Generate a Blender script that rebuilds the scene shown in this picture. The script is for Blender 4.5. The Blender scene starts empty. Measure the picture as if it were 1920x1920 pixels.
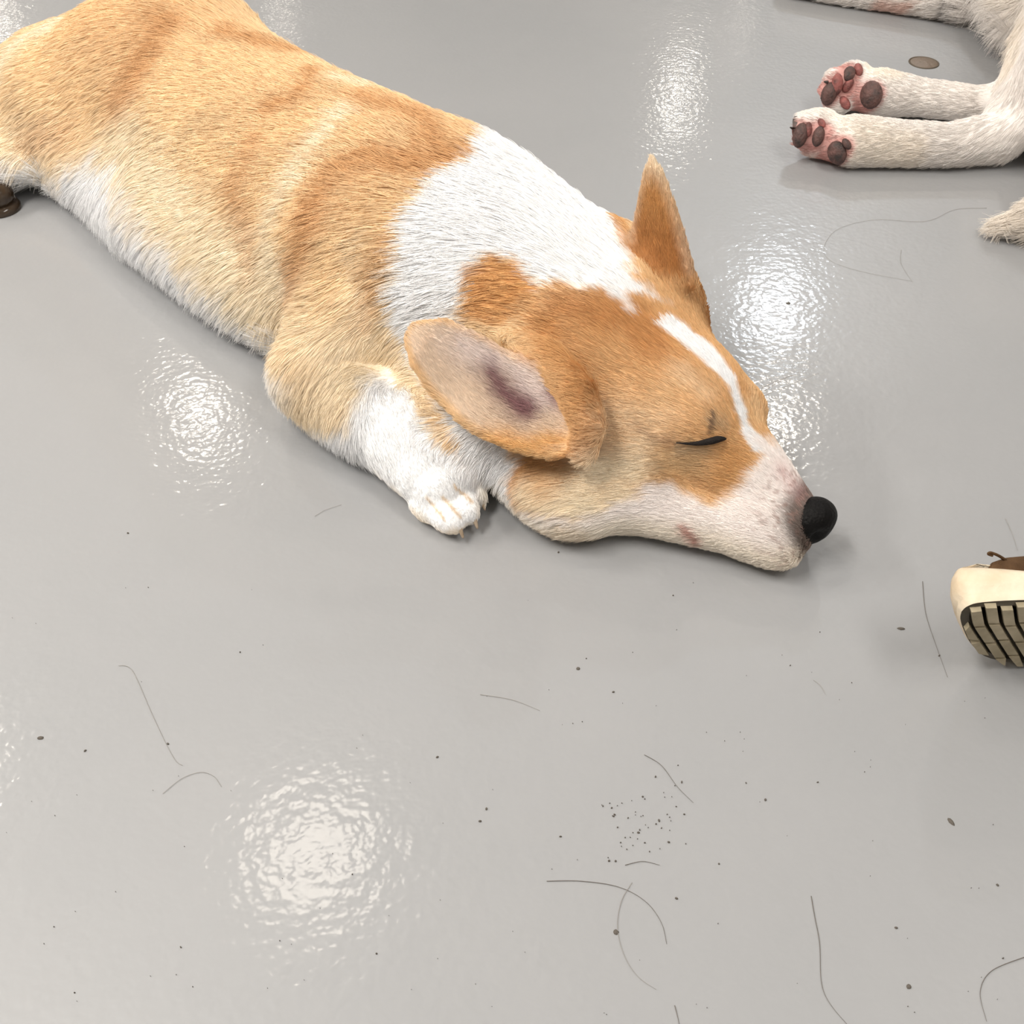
import bpy, math
import numpy as np
from mathutils import Vector, Matrix
from mathutils.bvhtree import BVHTree
from mathutils.kdtree import KDTree

S = bpy.context.scene
COL = S.collection
rng = np.random.default_rng(7)

# ------------------------------------------------------------------ camera
CAM_H, PITCH, FPX = 0.70, math.radians(45.0), 2012.0
cam_d = bpy.data.cameras.new('camera')
cam_d.sensor_width = 36.0
cam_d.lens = 36.0 * FPX / 1920.0
cam_d.clip_start = 0.02
cam = bpy.data.objects.new('camera', cam_d)
cam.location = (0, 0, CAM_H)
cam.rotation_euler = (math.pi / 2 - PITCH, 0, 0)
COL.objects.link(cam)
S.camera = cam

# ------------------------------------------------------------------ exposure, world
S.view_settings.view_transform = 'Standard'
S.view_settings.look = 'None'
S.view_settings.gamma = 1.0
S.view_settings.use_curve_mapping = False
S.view_settings.exposure = 0.67
S.cycles.use_denoising = True
S.cycles.adaptive_threshold = 0.05
S.cycles.max_bounces = 6
S.cycles.diffuse_bounces = 4
S.cycles.sample_clamp_indirect = 6.0
S.cycles_curves.shape = 'RIBBONS'
S.cycles_curves.subdivisions = 2
world = bpy.data.worlds.new('world')
S.world = world
world.use_nodes = True
world.node_tree.nodes['Background'].inputs[0].default_value = (1, 0.97, 0.94, 1)
world.node_tree.nodes['Background'].inputs[1].default_value = 0.0

# ceiling downlights: (x, y, radius, watts, colour)
WARM, COOL = (1.0, 0.91, 0.79), (0.82, 0.91, 1.0)
CEIL = 2.8
LAMPS = [(-0.69, 1.81, .19, 6, WARM), (-1.58, 4.19, .10, 9, WARM), (1.235, 7.84, .10, 11, WARM),
         (1.486, 5.13, .15, 24, COOL), (-2.01, 9.64, .06, 4, WARM), (1.30, 4.10, .06, 13, WARM),
         (1.95, 9.40, .05, 2, WARM), (-4.39, 9.52, .10, 10, WARM), (-2.20, 2.24, .12, 8, WARM)]
# added fill panels, out of view, that brighten dogs and floor: (x, y, length x, length y, watts)
FILL_PANELS = [(-1.3, .1, .6, 1.6, 46), (1.3, -.2, .6, 1.6, 24), (-3.5, 1.5, .5, 2.0, 76), (3.4, 2.2, .4, 2.4, 8)]

# ------------------------------------------------------------------ small helpers
CP, SP = math.cos(PITCH), math.sin(PITCH)
def at(px, py, z=0.0):
    """world point at height z on the sight line of a pixel (layout helper)"""
    u, v = (px - 960) / FPX, (960 - py) / FPX
    d = np.array([u, CP + v * SP, -SP + v * CP])
    return np.array([0, 0, CAM_H]) + d * ((z - CAM_H) / d[2])
def nrm(v):
    v = np.asarray(v, float)
    return v / np.maximum(np.linalg.norm(v, axis=-1, keepdims=True), 1e-12)

def tag(o, label=None, cat=None, group=None, kind=None):
    if label: o['label'] = label
    if cat: o['category'] = cat
    if group: o['group'] = group
    if kind: o['kind'] = kind
    return o
def mesh_obj(name, verts, faces, mat, parent=None, smooth=True):
    me = bpy.data.meshes.new(name)
    verts = np.asarray(verts, np.float32)
    if isinstance(faces, np.ndarray):
        k = faces.shape[1]
        me.vertices.add(len(verts)); me.vertices.foreach_set('co', verts.ravel())
        me.loops.add(faces.size); me.loops.foreach_set('vertex_index', faces.astype(np.int32).ravel())
        me.polygons.add(len(faces))
        me.polygons.foreach_set('loop_start', np.arange(0, faces.size, k, dtype=np.int32))
        me.update(calc_edges=True); me.validate()
    else:
        me.from_pydata([tuple(v) for v in verts.tolist()], [], faces)
    me.polygons.foreach_set('use_smooth', [smooth] * len(me.polygons))
    if mat: me.materials.append(mat)
    o = bpy.data.objects.new(name, me)
    COL.objects.link(o)
    if parent: o.parent = parent
    return o
def empty(name, loc=(0, 0, 0)):
    o = bpy.data.objects.new(name, None)
    o.empty_display_size = .05
    o.location = loc
    COL.objects.link(o)
    return o
def adopt(o, parent):
    """parent a mesh made in world coordinates to an empty that stands elsewhere"""
    o.parent = parent
    o.matrix_parent_inverse = Matrix.Translation(-Vector(parent.location))
    return o

# ------------------------------------------------------------------ materials
def new_mat(name):
    m = bpy.data.materials.new(name); m.use_nodes = True
    nt = m.node_tree
    return m, nt, nt.nodes['Principled BSDF']
def simple(name, col, rough=.5, spec=.5, metal=0.0, bump=None, var=None):
    m, nt, b = new_mat(name)
    b.inputs['Base Color'].default_value = (*col, 1); b.inputs['Roughness'].default_value = rough
    b.inputs['Specular IOR Level'].default_value = spec; b.inputs['Metallic'].default_value = metal
    tc = nt.nodes.new('ShaderNodeTexCoord')
    if bump:
        n = nt.nodes.new('ShaderNodeTexNoise'); n.inputs['Scale'].default_value = bump[0]
        n.inputs['Detail'].default_value = 4
        bp = nt.nodes.new('ShaderNodeBump'); bp.inputs['Distance'].default_value = bump[1]
        nt.links.new(tc.outputs['Object'], n.inputs['Vector']); nt.links.new(n.outputs['Fac'], bp.inputs['Height'])
        nt.links.new(bp.outputs[0], b.inputs['Normal'])
    if var:
        n = nt.nodes.new('ShaderNodeTexNoise'); n.inputs['Scale'].default_value = var[0]; n.inputs['Detail'].default_value = 6
        r = nt.nodes.new('ShaderNodeValToRGB')
        r.color_ramp.elements[0].position = .35; r.color_ramp.elements[1].position = .68
        r.color_ramp.elements[0].color = (*var[1], 1); r.color_ramp.elements[1].color = (*col, 1)
        nt.links.new(tc.outputs['Object'], n.inputs['Vector']); nt.links.new(n.outputs['Fac'], r.inputs[0])
        nt.links.new(r.outputs[0], b.inputs['Base Color'])
    return m
def attr_mat(name, rough=.6, spec=.25, bump=None, trans=0.0):
    m, nt, b = new_mat(name)
    a = nt.nodes.new('ShaderNodeAttribute'); a.attribute_name = 'coat'
    nt.links.new(a.outputs['Color'], b.inputs['Base Color'])
    b.inputs['Roughness'].default_value = rough; b.inputs['Specular IOR Level'].default_value = spec
    if bump:
        tc = nt.nodes.new('ShaderNodeTexCoord')
        n = nt.nodes.new('ShaderNodeTexNoise'); n.inputs['Scale'].default_value = bump[0]
        bp = nt.nodes.new('ShaderNodeBump'); bp.inputs['Distance'].default_value = bump[1]
        nt.links.new(tc.outputs['Object'], n.inputs['Vector']); nt.links.new(n.outputs['Fac'], bp.inputs['Height'])
        nt.links.new(bp.outputs[0], b.inputs['Normal'])
    return m

def floor_material():
    m, nt, b = new_mat('floor_paint')
    L = nt.links.new
    tc = nt.nodes.new('ShaderNodeTexCoord')
    def noise(scale, detail=2, rough=.5):
        n = nt.nodes.new('ShaderNodeTexNoise'); n.inputs['Scale'].default_value = scale
        n.inputs['Detail'].default_value = detail; n.inputs['Roughness'].default_value = rough
        L(tc.outputs['Object'], n.inputs['Vector']); return n
    # colour: even grey paint with faint cloudy scuffing
    n1 = noise(3.0, 6, .6)
    r = nt.nodes.new('ShaderNodeValToRGB')
    r.color_ramp.elements[0].position = .3; r.color_ramp.elements[1].position = .7
    r.color_ramp.elements[0].color = (.308, .312, .320, 1); r.color_ramp.elements[1].color = (.331, .332, .339, 1)
    L(n1.outputs['Fac'], r.inputs[0]); L(r.outputs[0], b.inputs['Base Color'])
    # orange peel of the rolled paint: two wavelengths
    n2 = noise(150, 1.0, .4); n3 = noise(45, 1.0, .4)
    b1 = nt.nodes.new('ShaderNodeBump'); b1.inputs['Distance'].default_value = .00027
    b2 = nt.nodes.new('ShaderNodeBump'); b2.inputs['Distance'].default_value = .00032
    L(n2.outputs['Fac'], b1.inputs['Height']); L(n3.outputs['Fac'], b2.inputs['Height'])
    L(b2.outputs[0], b1.inputs['Normal'])
    b.inputs['Roughness'].default_value = .42; b.inputs['Specular IOR Level'].default_value = .4
    b.inputs['Coat Weight'].default_value = .30; b.inputs['Coat Roughness'].default_value = .10
    L(b1.outputs[0], b.inputs['Coat Normal']); L(b1.outputs[0], b.inputs['Normal'])
    return m

# ------------------------------------------------------------------ room
def box(name, x0, x1, y0, y1, z0, z1, mat, parent=None):
    v = [(x, y, z) for x in (x0, x1) for y in (y0, y1) for z in (z0, z1)]
    f = [(0, 1, 3, 2), (4, 6, 7, 5), (0, 4, 5, 1), (2, 3, 7, 6), (0, 2, 6, 4), (1, 5, 7, 3)]
    return mesh_obj(name, v, f, mat, parent, smooth=False)
M_floor = floor_material()
M_wall = simple('wall_paint', (.78, .76, .73), .8, .3, bump=(60, .001))
M_ceil = simple('ceiling_paint', (.84, .83, .81), .85, .3, bump=(40, .001))
RX0, RX1, RY0, RY1 = -5.6, 4.2, -3.2, 11.2
for nm, a in dict(floor=(RX0, RX1, RY0, RY1, -.06, 0, M_floor), ceiling=(RX0, RX1, RY0, RY1, CEIL, CEIL + .08, M_ceil),
                  wall_left=(RX0 - .1, RX0, RY0, RY1, 0, CEIL, M_wall), wall_right=(RX1, RX1 + .1, RY0, RY1, 0, CEIL, M_wall),
                  wall_back=(RX0, RX1, RY1, RY1 + .1, 0, CEIL, M_wall), wall_front=(RX0, RX1, RY0 - .1, RY0, 0, CEIL, M_wall)).items():
    tag(box(nm, *a), kind='structure')

def ceiling_lamps():
    M_rim = simple('lamp_rim', (.85, .85, .85), .4)
    n = 32
    ang = np.linspace(0, 2 * math.pi, n, endpoint=False)
    for i, (x, y, r, w, c) in enumerate(LAMPS):
        root = empty('ceiling_lamp', (x, y, CEIL))
        tag(root, 'round recessed ceiling downlight above the grey floor', 'lamp', 'ceiling downlights')
        prof = [(r, 0.0), (r, -.012), (r + .012, -.014), (r + .02, -.006), (r + .02, 0.0)]
        V = [(p[0] * math.cos(a), p[0] * math.sin(a), p[1]) for p in prof for a in ang]
        F = [(k * n + j, k * n + (j + 1) % n, (k + 1) * n + (j + 1) % n, (k + 1) * n + j) for k in range(4) for j in range(n)]
        mesh_obj('rim', V, F, M_rim, root)
        m, nt, b = new_mat('lamp_glow')
        b.inputs['Base Color'].default_value = (*c, 1)
        b.inputs['Emission Color'].default_value = (*c, 1)
        b.inputs['Emission Strength'].default_value = w / (math.pi * r * r * math.pi)
        V = [(0, 0, -.004)] + [(r * math.cos(a), r * math.sin(a), -.004) for a in ang]
        F = [(0, 1 + (j + 1) % n, 1 + j) for j in range(n)]
        mesh_obj('diffuser', V, F, m, root)
ceiling_lamps()
def fill_panels():
    M_rim = simple('fill_panel_frame', (.85, .85, .85), .4)
    for x, y, lx, ly, w in FILL_PANELS:
        root = empty('fill_panel', (x, y, CEIL))
        tag(root, 'added fill light panel on the ceiling, out of view', 'lamp', 'added fill light panels')
        adopt(box('frame', x - lx / 2 - .02, x + lx / 2 + .02, y - ly / 2 - .02, y + ly / 2 + .02, CEIL - .018, CEIL, M_rim), root)
        m, nt, b = new_mat('fill_panel_glow')
        b.inputs['Emission Color'].default_value = (1, .955, .89, 1)
        b.inputs['Emission Strength'].default_value = w / (math.pi * lx * ly)
        adopt(mesh_obj('diffuser', [(x - lx / 2, y - ly / 2, CEIL - .02), (x + lx / 2, y - ly / 2, CEIL - .02), (x + lx / 2, y + ly / 2, CEIL - .02), (x - lx / 2, y + ly / 2, CEIL - .02)], [(0, 3, 2, 1)], m), root)
fill_panels()

# ------------------------------------------------------------------ signed-distance modelling
class Field:
    """a volume in which round shapes are blended; mesh() gives one closed surface"""
    def __init__(self, lo, hi, h):
        self.h = h; self.lo = np.array(lo, float)
        self.n = np.ceil((np.array(hi) - self.lo) / h).astype(int) + 1
        self.d = np.full(self.n, .1, np.float32)
    def sl(self, lo, hi):
        i0 = np.clip(np.floor((np.asarray(lo) - self.lo) / self.h).astype(int), 0, self.n - 1)
        i1 = np.clip(np.ceil((np.asarray(hi) - self.lo) / self.h).astype(int) + 1, 1, self.n)
        if (i1 <= i0).any(): return None, None
        s = tuple(slice(a, b) for a, b in zip(i0, i1))
        ax = [self.lo[k] + self.h * np.arange(i0[k], i1[k]) for k in range(3)]
        return s, np.stack(np.meshgrid(*ax, indexing='ij'), -1).astype(np.float32)
    def put(self, fn, lo, hi, k=.02, sub=False):
        m = k + .012
        s, p = self.sl(np.asarray(lo) - m, np.asarray(hi) + m)
        if s is None: return
        b = fn(p).astype(np.float32); a = self.d[s]
        if sub:
            a, b = -a, b
            hh = np.clip(.5 + .5 * (b - a) / k, 0, 1)
            self.d[s] = -(b * (1 - hh) + a * hh - k * hh * (1 - hh))
        else:
            hh = np.clip(.5 + .5 * (b - a) / k, 0, 1)
            self.d[s] = b * (1 - hh) + a * hh - k * hh * (1 - hh)
    def ell(self, c, rad, axes=None, k=.02, sub=False):
        """ellipsoid; axes = 3 row vectors"""
        c = np.asarray(c, float); rad = np.asarray(rad, float)
        A = np.eye(3) if axes is None else nrm(axes)
        ext = np.sqrt(((A * rad[:, None]) ** 2).sum(0))
        def fn(p):
            q = (p - c.astype(np.float32)) @ A.T.astype(np.float32)
            k0 = np.sqrt(((q / rad) ** 2).sum(-1)); k1 = np.sqrt(((q / rad ** 2) ** 2).sum(-1))
            return k0 * (k0 - 1) / np.maximum(k1, 1e-6)
        self.put(fn, c - ext, c + ext, k, sub)
    def cap(self, pts, rad, k=.02, sub=False):
        """chain of tapering capsules"""
        pts = np.asarray(pts, float); rad = np.asarray(rad, float)
        def fn(p):
            best = None
            for i in range(len(pts) - 1):
                a, b = pts[i].astype(np.float32), pts[i + 1].astype(np.float32)
                ab = b - a
                t = np.clip(((p - a) @ ab) / max(ab @ ab, 1e-9), 0, 1)
                d = np.linalg.norm(p - a - t[..., None] * ab, axis=-1) - (rad[i] + (rad[i + 1] - rad[i]) * t)
                best = d if best is None else np.minimum(best, d)
            return best
        r = rad.max()
        self.put(fn, pts.min(0) - r, pts.max(0) + r, k, sub)
    def tube(self, pts, hw, hh, k=.02, up=(0, 0, 1), n=24):
        """smooth tube with elliptical sections (half width hw, half height hh)"""
        pts = np.asarray(pts, float)
        P = catmull(pts, n); W = catmull(np.asarray(hw, float)[:, None], n)[:, 0]; H = catmull(np.asarray(hh, float)[:, None], n)[:, 0]
        up = np.asarray(up, float)
        def fn(p):
            bd = np.full(p.shape[:-1], 1e9, np.float32); out = np.full(p.shape[:-1], 1., np.float32)
            for i in range(len(P) - 1):
                a = P[i].astype(np.float32); ab = (P[i + 1] - P[i]).astype(np.float32)
                L = float(np.linalg.norm(ab)); T = ab / L
                side = nrm(np.cross(T, up)).astype(np.float32); u2 = np.cross(side, T).astype(np.float32)
                q = p - a
                tt = (q @ T) / L
                t = np.clip(tt, 0, 1)
                w = W[i] + (W[i + 1] - W[i]) * t; h = H[i] + (H[i + 1] - H[i]) * t
                ov = (tt - t) * L
                x = q @ side; y = q @ u2
                m = np.minimum(w, h)
                d = (np.sqrt((x / w) ** 2 + (y / h) ** 2 + (ov / m) ** 2) - 1) * m
                near = x * x + y * y + ov * ov
                use = near < bd
                bd = np.where(use, near, bd); out = np.where(use, d, out)
            bd = out
            return bd
        r = max(W.max(), H.max())
        self.put(fn, P.min(0) - r, P.max(0) + r, k)
    def leaf(self, poly, c, e1, e2, e3, th, cup, k=.008):
        """thin cupped sheet (an ear): outline poly in the e1,e2 plane, dished along e3"""
        poly = np.asarray(poly, float)
        W = np.abs(poly[:, 1]).max()
        def fn(p):
            q = p - np.asarray(c, np.float32)
            a = q @ np.asarray(e1, np.float32); b = q @ np.asarray(e2, np.float32); n = q @ np.asarray(e3, np.float32)
            n = n - cup(a, b)
            d2 = poly_sd(np.stack([a, b], -1), poly)
            t = th(a, b)
            return np.sqrt(np.maximum(d2 + t, 0) ** 2 + n ** 2) - t
        corners = np.array([np.asarray(c) + a * np.asarray(e1) + b * np.asarray(e2) + s * np.asarray(e3)
                            for a, b in poly for s in (-.03, .03)])
        self.put(fn, corners.min(0), corners.max(0), k)
    def mesh(self, smooth=2):
        d = self.d; n = self.n
        s = d < 0
        c = [d[i:n[0] - 1 + i, j:n[1] - 1 + j, k:n[2] - 1 + k] for i in (0, 1) for j in (0, 1) for k in (0, 1)]
        sc = sum((x < 0).astype(np.int8) for x in c)
        idx = np.argwhere((sc > 0) & (sc < 8))
        ids = np.full(n - 1, -1, np.int64); ids[tuple(idx.T)] = np.arange(len(idx))
        cv = np.stack([x[tuple(idx.T)] for x in c], 1)
        off = np.array([(i, j, k) for i in (0, 1) for j in (0, 1) for k in (0, 1)], float)
        acc = np.zeros((len(idx), 3)); cnt = np.zeros(len(idx))
        for a in range(8):
            for b in range(a + 1, 8):
                if abs(off[a] - off[b]).sum() != 1: continue
                va, vb = cv[:, a], cv[:, b]
                m = (va < 0) != (vb < 0)
                t = np.where(m, va / np.where(m, va - vb, 1), 0)
                acc += np.where(m[:, None], off[a] + t[:, None] * (off[b] - off[a]), 0); cnt += m
        V = self.lo + self.h * (idx + acc / cnt[:, None])
        F = []
        for ax in range(3):
            o1, o2 = [(1, 2), (2, 0), (0, 1)][ax]
            sl0 = [slice(1, -1)] * 3; sl1 = [slice(1, -1)] * 3
            sl0[ax] = slice(0, n[ax] - 1); sl1[ax] = slice(1, n[ax])
            a, b = s[tuple(sl0)], s[tuple(sl1)]
            e = np.argwhere(a != b)
            inside = a[tuple(e.T)]
            base = e + 1; base[:, ax] -= 1
            q = []
            for u, v in ((0, 0), (-1, 0), (-1, -1), (0, -1)):
                w = base.copy(); w[:, o1] += u; w[:, o2] += v
                q.append(ids[tuple(w.T)])
            q = np.stack(q, 1)
            q[~inside] = q[~inside][:, ::-1]
            F.append(q)
        F = np.concatenate(F)
        F = F[(F >= 0).all(1)]
        E = np.concatenate([F[:, [0, 1]], F[:, [1, 2]], F[:, [2, 3]], F[:, [3, 0]]])
        for it in range(smooth):
            A = np.zeros_like(V); C = np.zeros(len(V))
            for k3 in range(3):
                A[:, k3] = np.bincount(E[:, 0], V[E[:, 1], k3], len(V)) + np.bincount(E[:, 1], V[E[:, 0], k3], len(V))
            C = np.bincount(E[:, 0], minlength=len(V)) + np.bincount(E[:, 1], minlength=len(V))
            lam = .5 if it % 2 == 0 else -.45
            V = V + lam * (A / np.maximum(C, 1)[:, None] - V)
        return V, F

def catmull(P, n):
    """resample control rows P to n points per whole, smoothly"""
    P = np.asarray(P, float); m = len(P)
    t = np.linspace(0, m - 1, n); i = np.clip(t.astype(int), 0, m - 2); f = (t - i)[:, None]
    p0 = P[np.maximum(i - 1, 0)]; p1 = P[i]; p2 = P[i + 1]; p3 = P[np.minimum(i + 2, m - 1)]
    return .5 * (2 * p1 + (p2 - p0) * f + (2 * p0 - 5 * p1 + 4 * p2 - p3) * f ** 2 + (3 * p1 - p0 - 3 * p2 + p3) * f ** 3)
def poly_sd(p, poly):
    """signed distance of 2-D points to a closed polygon (negative inside)"""
    poly = np.asarray(poly, np.float32); p = p.astype(np.float32)
    d = np.full(p.shape[:-1], 1e9, np.float32); ins = np.zeros(p.shape[:-1], bool)
    for i in range(len(poly)):
        a, b = poly[i], poly[(i + 1) % len(poly)]
        e = b - a; w = p - a
        t = np.clip((w @ e) / max(e @ e, 1e-12), 0, 1)
        d = np.minimum(d, ((w - t[..., None] * e) ** 2).sum(-1))
        c1 = (a[1] <= p[..., 1]) != (b[1] <= p[..., 1])
        xx = a[0] + (p[..., 1] - a[1]) * e[0] / (e[1] if abs(e[1]) > 1e-12 else 1e-12)
        ins ^= c1 & (p[..., 0] < xx)
    d = np.sqrt(d)
    return np.where(ins, -d, d)

# ------------------------------------------------------------------ the corgi: shape
# body frame: A runs from rump to nose along the floor, B to the dog's left, origin under the back of the skull
A3 = np.array([.680, -.733, 0.]); B3 = np.array([.733, .680, 0.]); Z3 = np.array([0, 0, 1.])
O3 = np.array([.108, .820, 0.])
def bp(f, l, z): return O3 + A3 * f + B3 * l + Z3 * z
ROLL = math.radians(14)
HR = B3 * math.cos(ROLL) - Z3 * math.sin(ROLL)      # dog's left, rolled with the head
HU = B3 * math.sin(ROLL) + Z3 * math.cos(ROLL)
HAX = np.stack([A3, HR, HU])
def hp(f, r, v): return O3 + A3 * f + B3 * -.01 + Z3 * .05 + HR * r + HU * v

TOES = ((800, 947, .015, .0150), (835, 964, .017, .0160), (862, 947, .018, .0160), (878, 915, .018, .0150))
def build_corgi():
    F = Field((-.92, .55, -.004), (.36, 1.66, .30), .0032)
    # trunk, rump to neck
    ABZ = np.stack([A3, B3, Z3])
    st = [(-1.00, -.07, .07, .06, .05), (-.93, -.06, .088, .10, .070), (-.82, -.03, .108, .142, .104), (-.68, -.02, .1, .142, .096),
          (-.55, -.02, .100, .140, .096), (-.42, -.02, .102, .146, .099), (-.30, -.018, .103, .148, .100), (-.20, -.012, .101, .138, .096),
          (-.12, -.008, .1, .118, .090), (-.03, -.002, .095, .09, .074)]
    F.tube([bp(a, b, c) for a, b, c, *_ in st], [s[3] for s in st], [s[4] for s in st], k=.02, n=28)
    # belly and flank resting on the floor, on both sides
    F.tube([bp(-.80, -.165, .042), bp(-.66, -.160, .042), bp(-.50, -.160, .042), bp(-.36, -.148, .042), bp(-.26, -.120, .045)],
           [.045, .050, .055, .055, .045], [.045] * 5, k=.06, n=12)
    F.tube([bp(-.80, .075, .045), bp(-.50, .075, .045), bp(-.26, .075, .045)], [.055] * 3, [.045] * 3, k=.06, n=10)
    # haunches, croup, shoulder blades, chest
    F.ell(bp(-.90, -.125, .080), (.11, .09, .075), ABZ, .05)
    F.ell(bp(-.93, -.225, .040), (.10, .055, .040), ABZ, .04)
    F.ell(bp(-.86, .06, .100), (.11, .075, .090), ABZ, .05)
    F.ell(bp(-.28, -.10, .085), (.10, .06, .085), ABZ, .05)
    F.ell(bp(-.28, .04, .090), (.10, .06, .080), ABZ, .05)
    F.ell(bp(-.17, -.06, .055), (.10, .09, .055), ABZ, .04)
    F.ell(at(850, 800, .04), (.075, .05, .045), ABZ, .03)
    # ruff behind the cheeks
    F.ell(bp(-.035, -.060, .050), (.075, .085, .050), ABZ, .03)
    F.ell(bp(-.06, .055, .080), (.095, .075, .085), ABZ, .03)
    # skull, forehead, cheeks
    F.ell(hp(.030, 0, .030), (.082, .071, .064), HAX, .03)
    F.ell(hp(.080, 0, .030), (.062, .058, .050), HAX, .02)
    for s in (-1, 1):
        F.ell(hp(.048, s * .054, -.014), (.068, .048, .050), HAX, .025)
        F.ell(hp(.112, s * .033, .038), (.026, .020, .018), HAX, .012)
    F.ell(at(1040, 915, .030), (.060, .040, .030), ABZ, .025)
    F.cap([at(1080, 925, .028), at(1200, 945, .028), at(1300, 975, .026), at(1400, 995, .025)], [.028, .026, .022, .022], .03)
    # muzzle
    F.tube([hp(.085, 0, .012), hp(.13, 0, .008), hp(.17, 0, -.001), hp(.214, 0, -.013)], [.056, .043, .033, .024], [.046, .041, .034, .024], .015, up=HU, n=10)
    for s in (-1, 1):
        F.ell(hp(.190, s * .019, -.020), (.036, .023, .022), HAX, .012)
    F.ell(at(1424, 1000, .025), (.042, .026, .024), HAX, .012)
    F.ell(hp(.205, 0, -.028), (.028, .024, .016), HAX, .01)
    F.tube([hp(.05, -.0, -.034), hp(.12, -.012, -.036), hp(.19, -.010, -.036)], [.055, .040, .026], [.018, .014, .010], .014, up=HU, n=8)
    # near foreleg: upper arm, elbow, forearm, paw
    F.cap([at(650, 600, .085), at(598, 700, .055), at(640, 745, .042), at(730, 815, .034), at(800, 885, .030), at(826, 914, .026)],
          [.045, .044, .040, .034, .031, .027], .025)
    ta = nrm(at(862, 962) - at(800, 905))
    for (x, y, z, r) in TOES:
        F.ell(at(x, y, z), (r * 1.45, r * .92, r), np.stack([ta, np.cross(Z3, ta), Z3]), .0030)
    # ears
    ears = []
    def ear(outline, c, n, cup, th, k=.008):
        n = nrm(n); c = np.asarray(c)
        def hit(px, py):
            d = at(px, py, 0) - np.array([0, 0, CAM_H]); o = np.array([0, 0, CAM_H])
            return o + d * (((c - o) @ n) / (d @ n))
        pts = [hit(*q) for q in outline]
        mid = c
        e1 = nrm(pts[0] - mid); e1 = nrm(e1 - n * (e1 @ n)); e2 = np.cross(n, e1)
        poly = np.array([((p - mid) @ e1, (p - mid) @ e2) for p in pts])
        F.leaf(poly, mid, e1, e2, n, th, cup, k)
        ears.append((mid, e1, e2, n, poly, cup))
    tocam = nrm(np.array([0, 0, CAM_H]) - np.array([.0, .74, .13]))
    # near ear: tip first; opens towards the viewer
    ear([(758, 640), (778, 604), (840, 597), (900, 622), (960, 655), (1030, 690), (1085, 760), (1100, 830), (1040, 850), (960, 838), (900, 812), (855, 785), (810, 738), (772, 690)],
        at(960, 740, .125), nrm(tocam * .8 + Z3 * .55 - A3 * .15 - B3 * .15), lambda a, b: (-.022 + 6.0 * b * b) * np.clip(1 - (np.maximum(a, 0) / .09) ** 2, 0, 1), lambda a, b: .0045, .012)
    # far ear: stands up, seen from behind its edge
    nf = nrm(-tocam * .75 + np.array([.45, .1, .1]))
    ear([(1240, 290), (1262, 325), (1290, 410), (1312, 500), (1320, 540), (1250, 560), (1195, 540), (1200, 450), (1213, 380), (1226, 320)],
        at(1255, 470, .165), nf, lambda a, b: -.022 + 9.0 * b * b, lambda a, b: .0045, .012)
    F.cap([at(965, 640, .130), at(1030, 672, .134), at(1082, 735, .128), at(1106, 800, .112), at(1100, 850, .095)], [.010, .015, .016, .014, .008], .014)
    # closed eye: groove between the lids, lids slightly raised; fold from the ear along the cheek
    F.ell(at(1318, 808, .088), (.024, .014, .010), HAX, .012)
    F.cap([at(1272, 833, .080), at(1320, 832, .077), at(1360, 822, .079)], [.0035, .0040, .0035], .006, sub=True)
    F.cap([at(965, 905, .060), at(1040, 866, .072), at(1110, 838, .082)], [.006, .007, .004], .012, sub=True)
    V, Q = F.mesh(4)
    keep = V[:, 2]
    V[:, 2] = np.maximum(V[:, 2], .0005)
    return V, Q, ears


def value_noise(p, scale, seed=0):
    """smooth 3-D value noise in 0..1"""
    q = np.asarray(p) * scale + 17.3 * seed
    i = np.floor(q).astype(np.int64); f = q - i; f = f * f * (3 - 2 * f)
    def hsh(c):
        n = (c[..., 0] * 73856093) ^ (c[..., 1] * 19349663) ^ (c[..., 2] * 83492791) ^ (seed * 2654435)
        n = (n * 1103515245 + 12345) & 0x7fffffff
        n = ((n >> 7) ^ n) * 1274126177 & 0x7fffffff
        return n / 0x7fffffff
    r = 0
    for a in (0, 1):
        for b in (0, 1):
            for c in (0, 1):
                w = (f[..., 0] if a else 1 - f[..., 0]) * (f[..., 1] if b else 1 - f[..., 1]) * (f[..., 2] if c else 1 - f[..., 2])
                r = r + w * hsh(i + np.array([a, b, c]))
    return r
def sstep(a, b, x):
    t = np.clip((x - a) / (b - a), 0, 1); return t * t * (3 - 2 * t)
def srgb(r, g, b):
    c = np.array([r, g, b]) / 255.
    return np.where(c <= .04045, c / 12.92, ((c + .055) / 1.055) ** 2.4)

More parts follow.
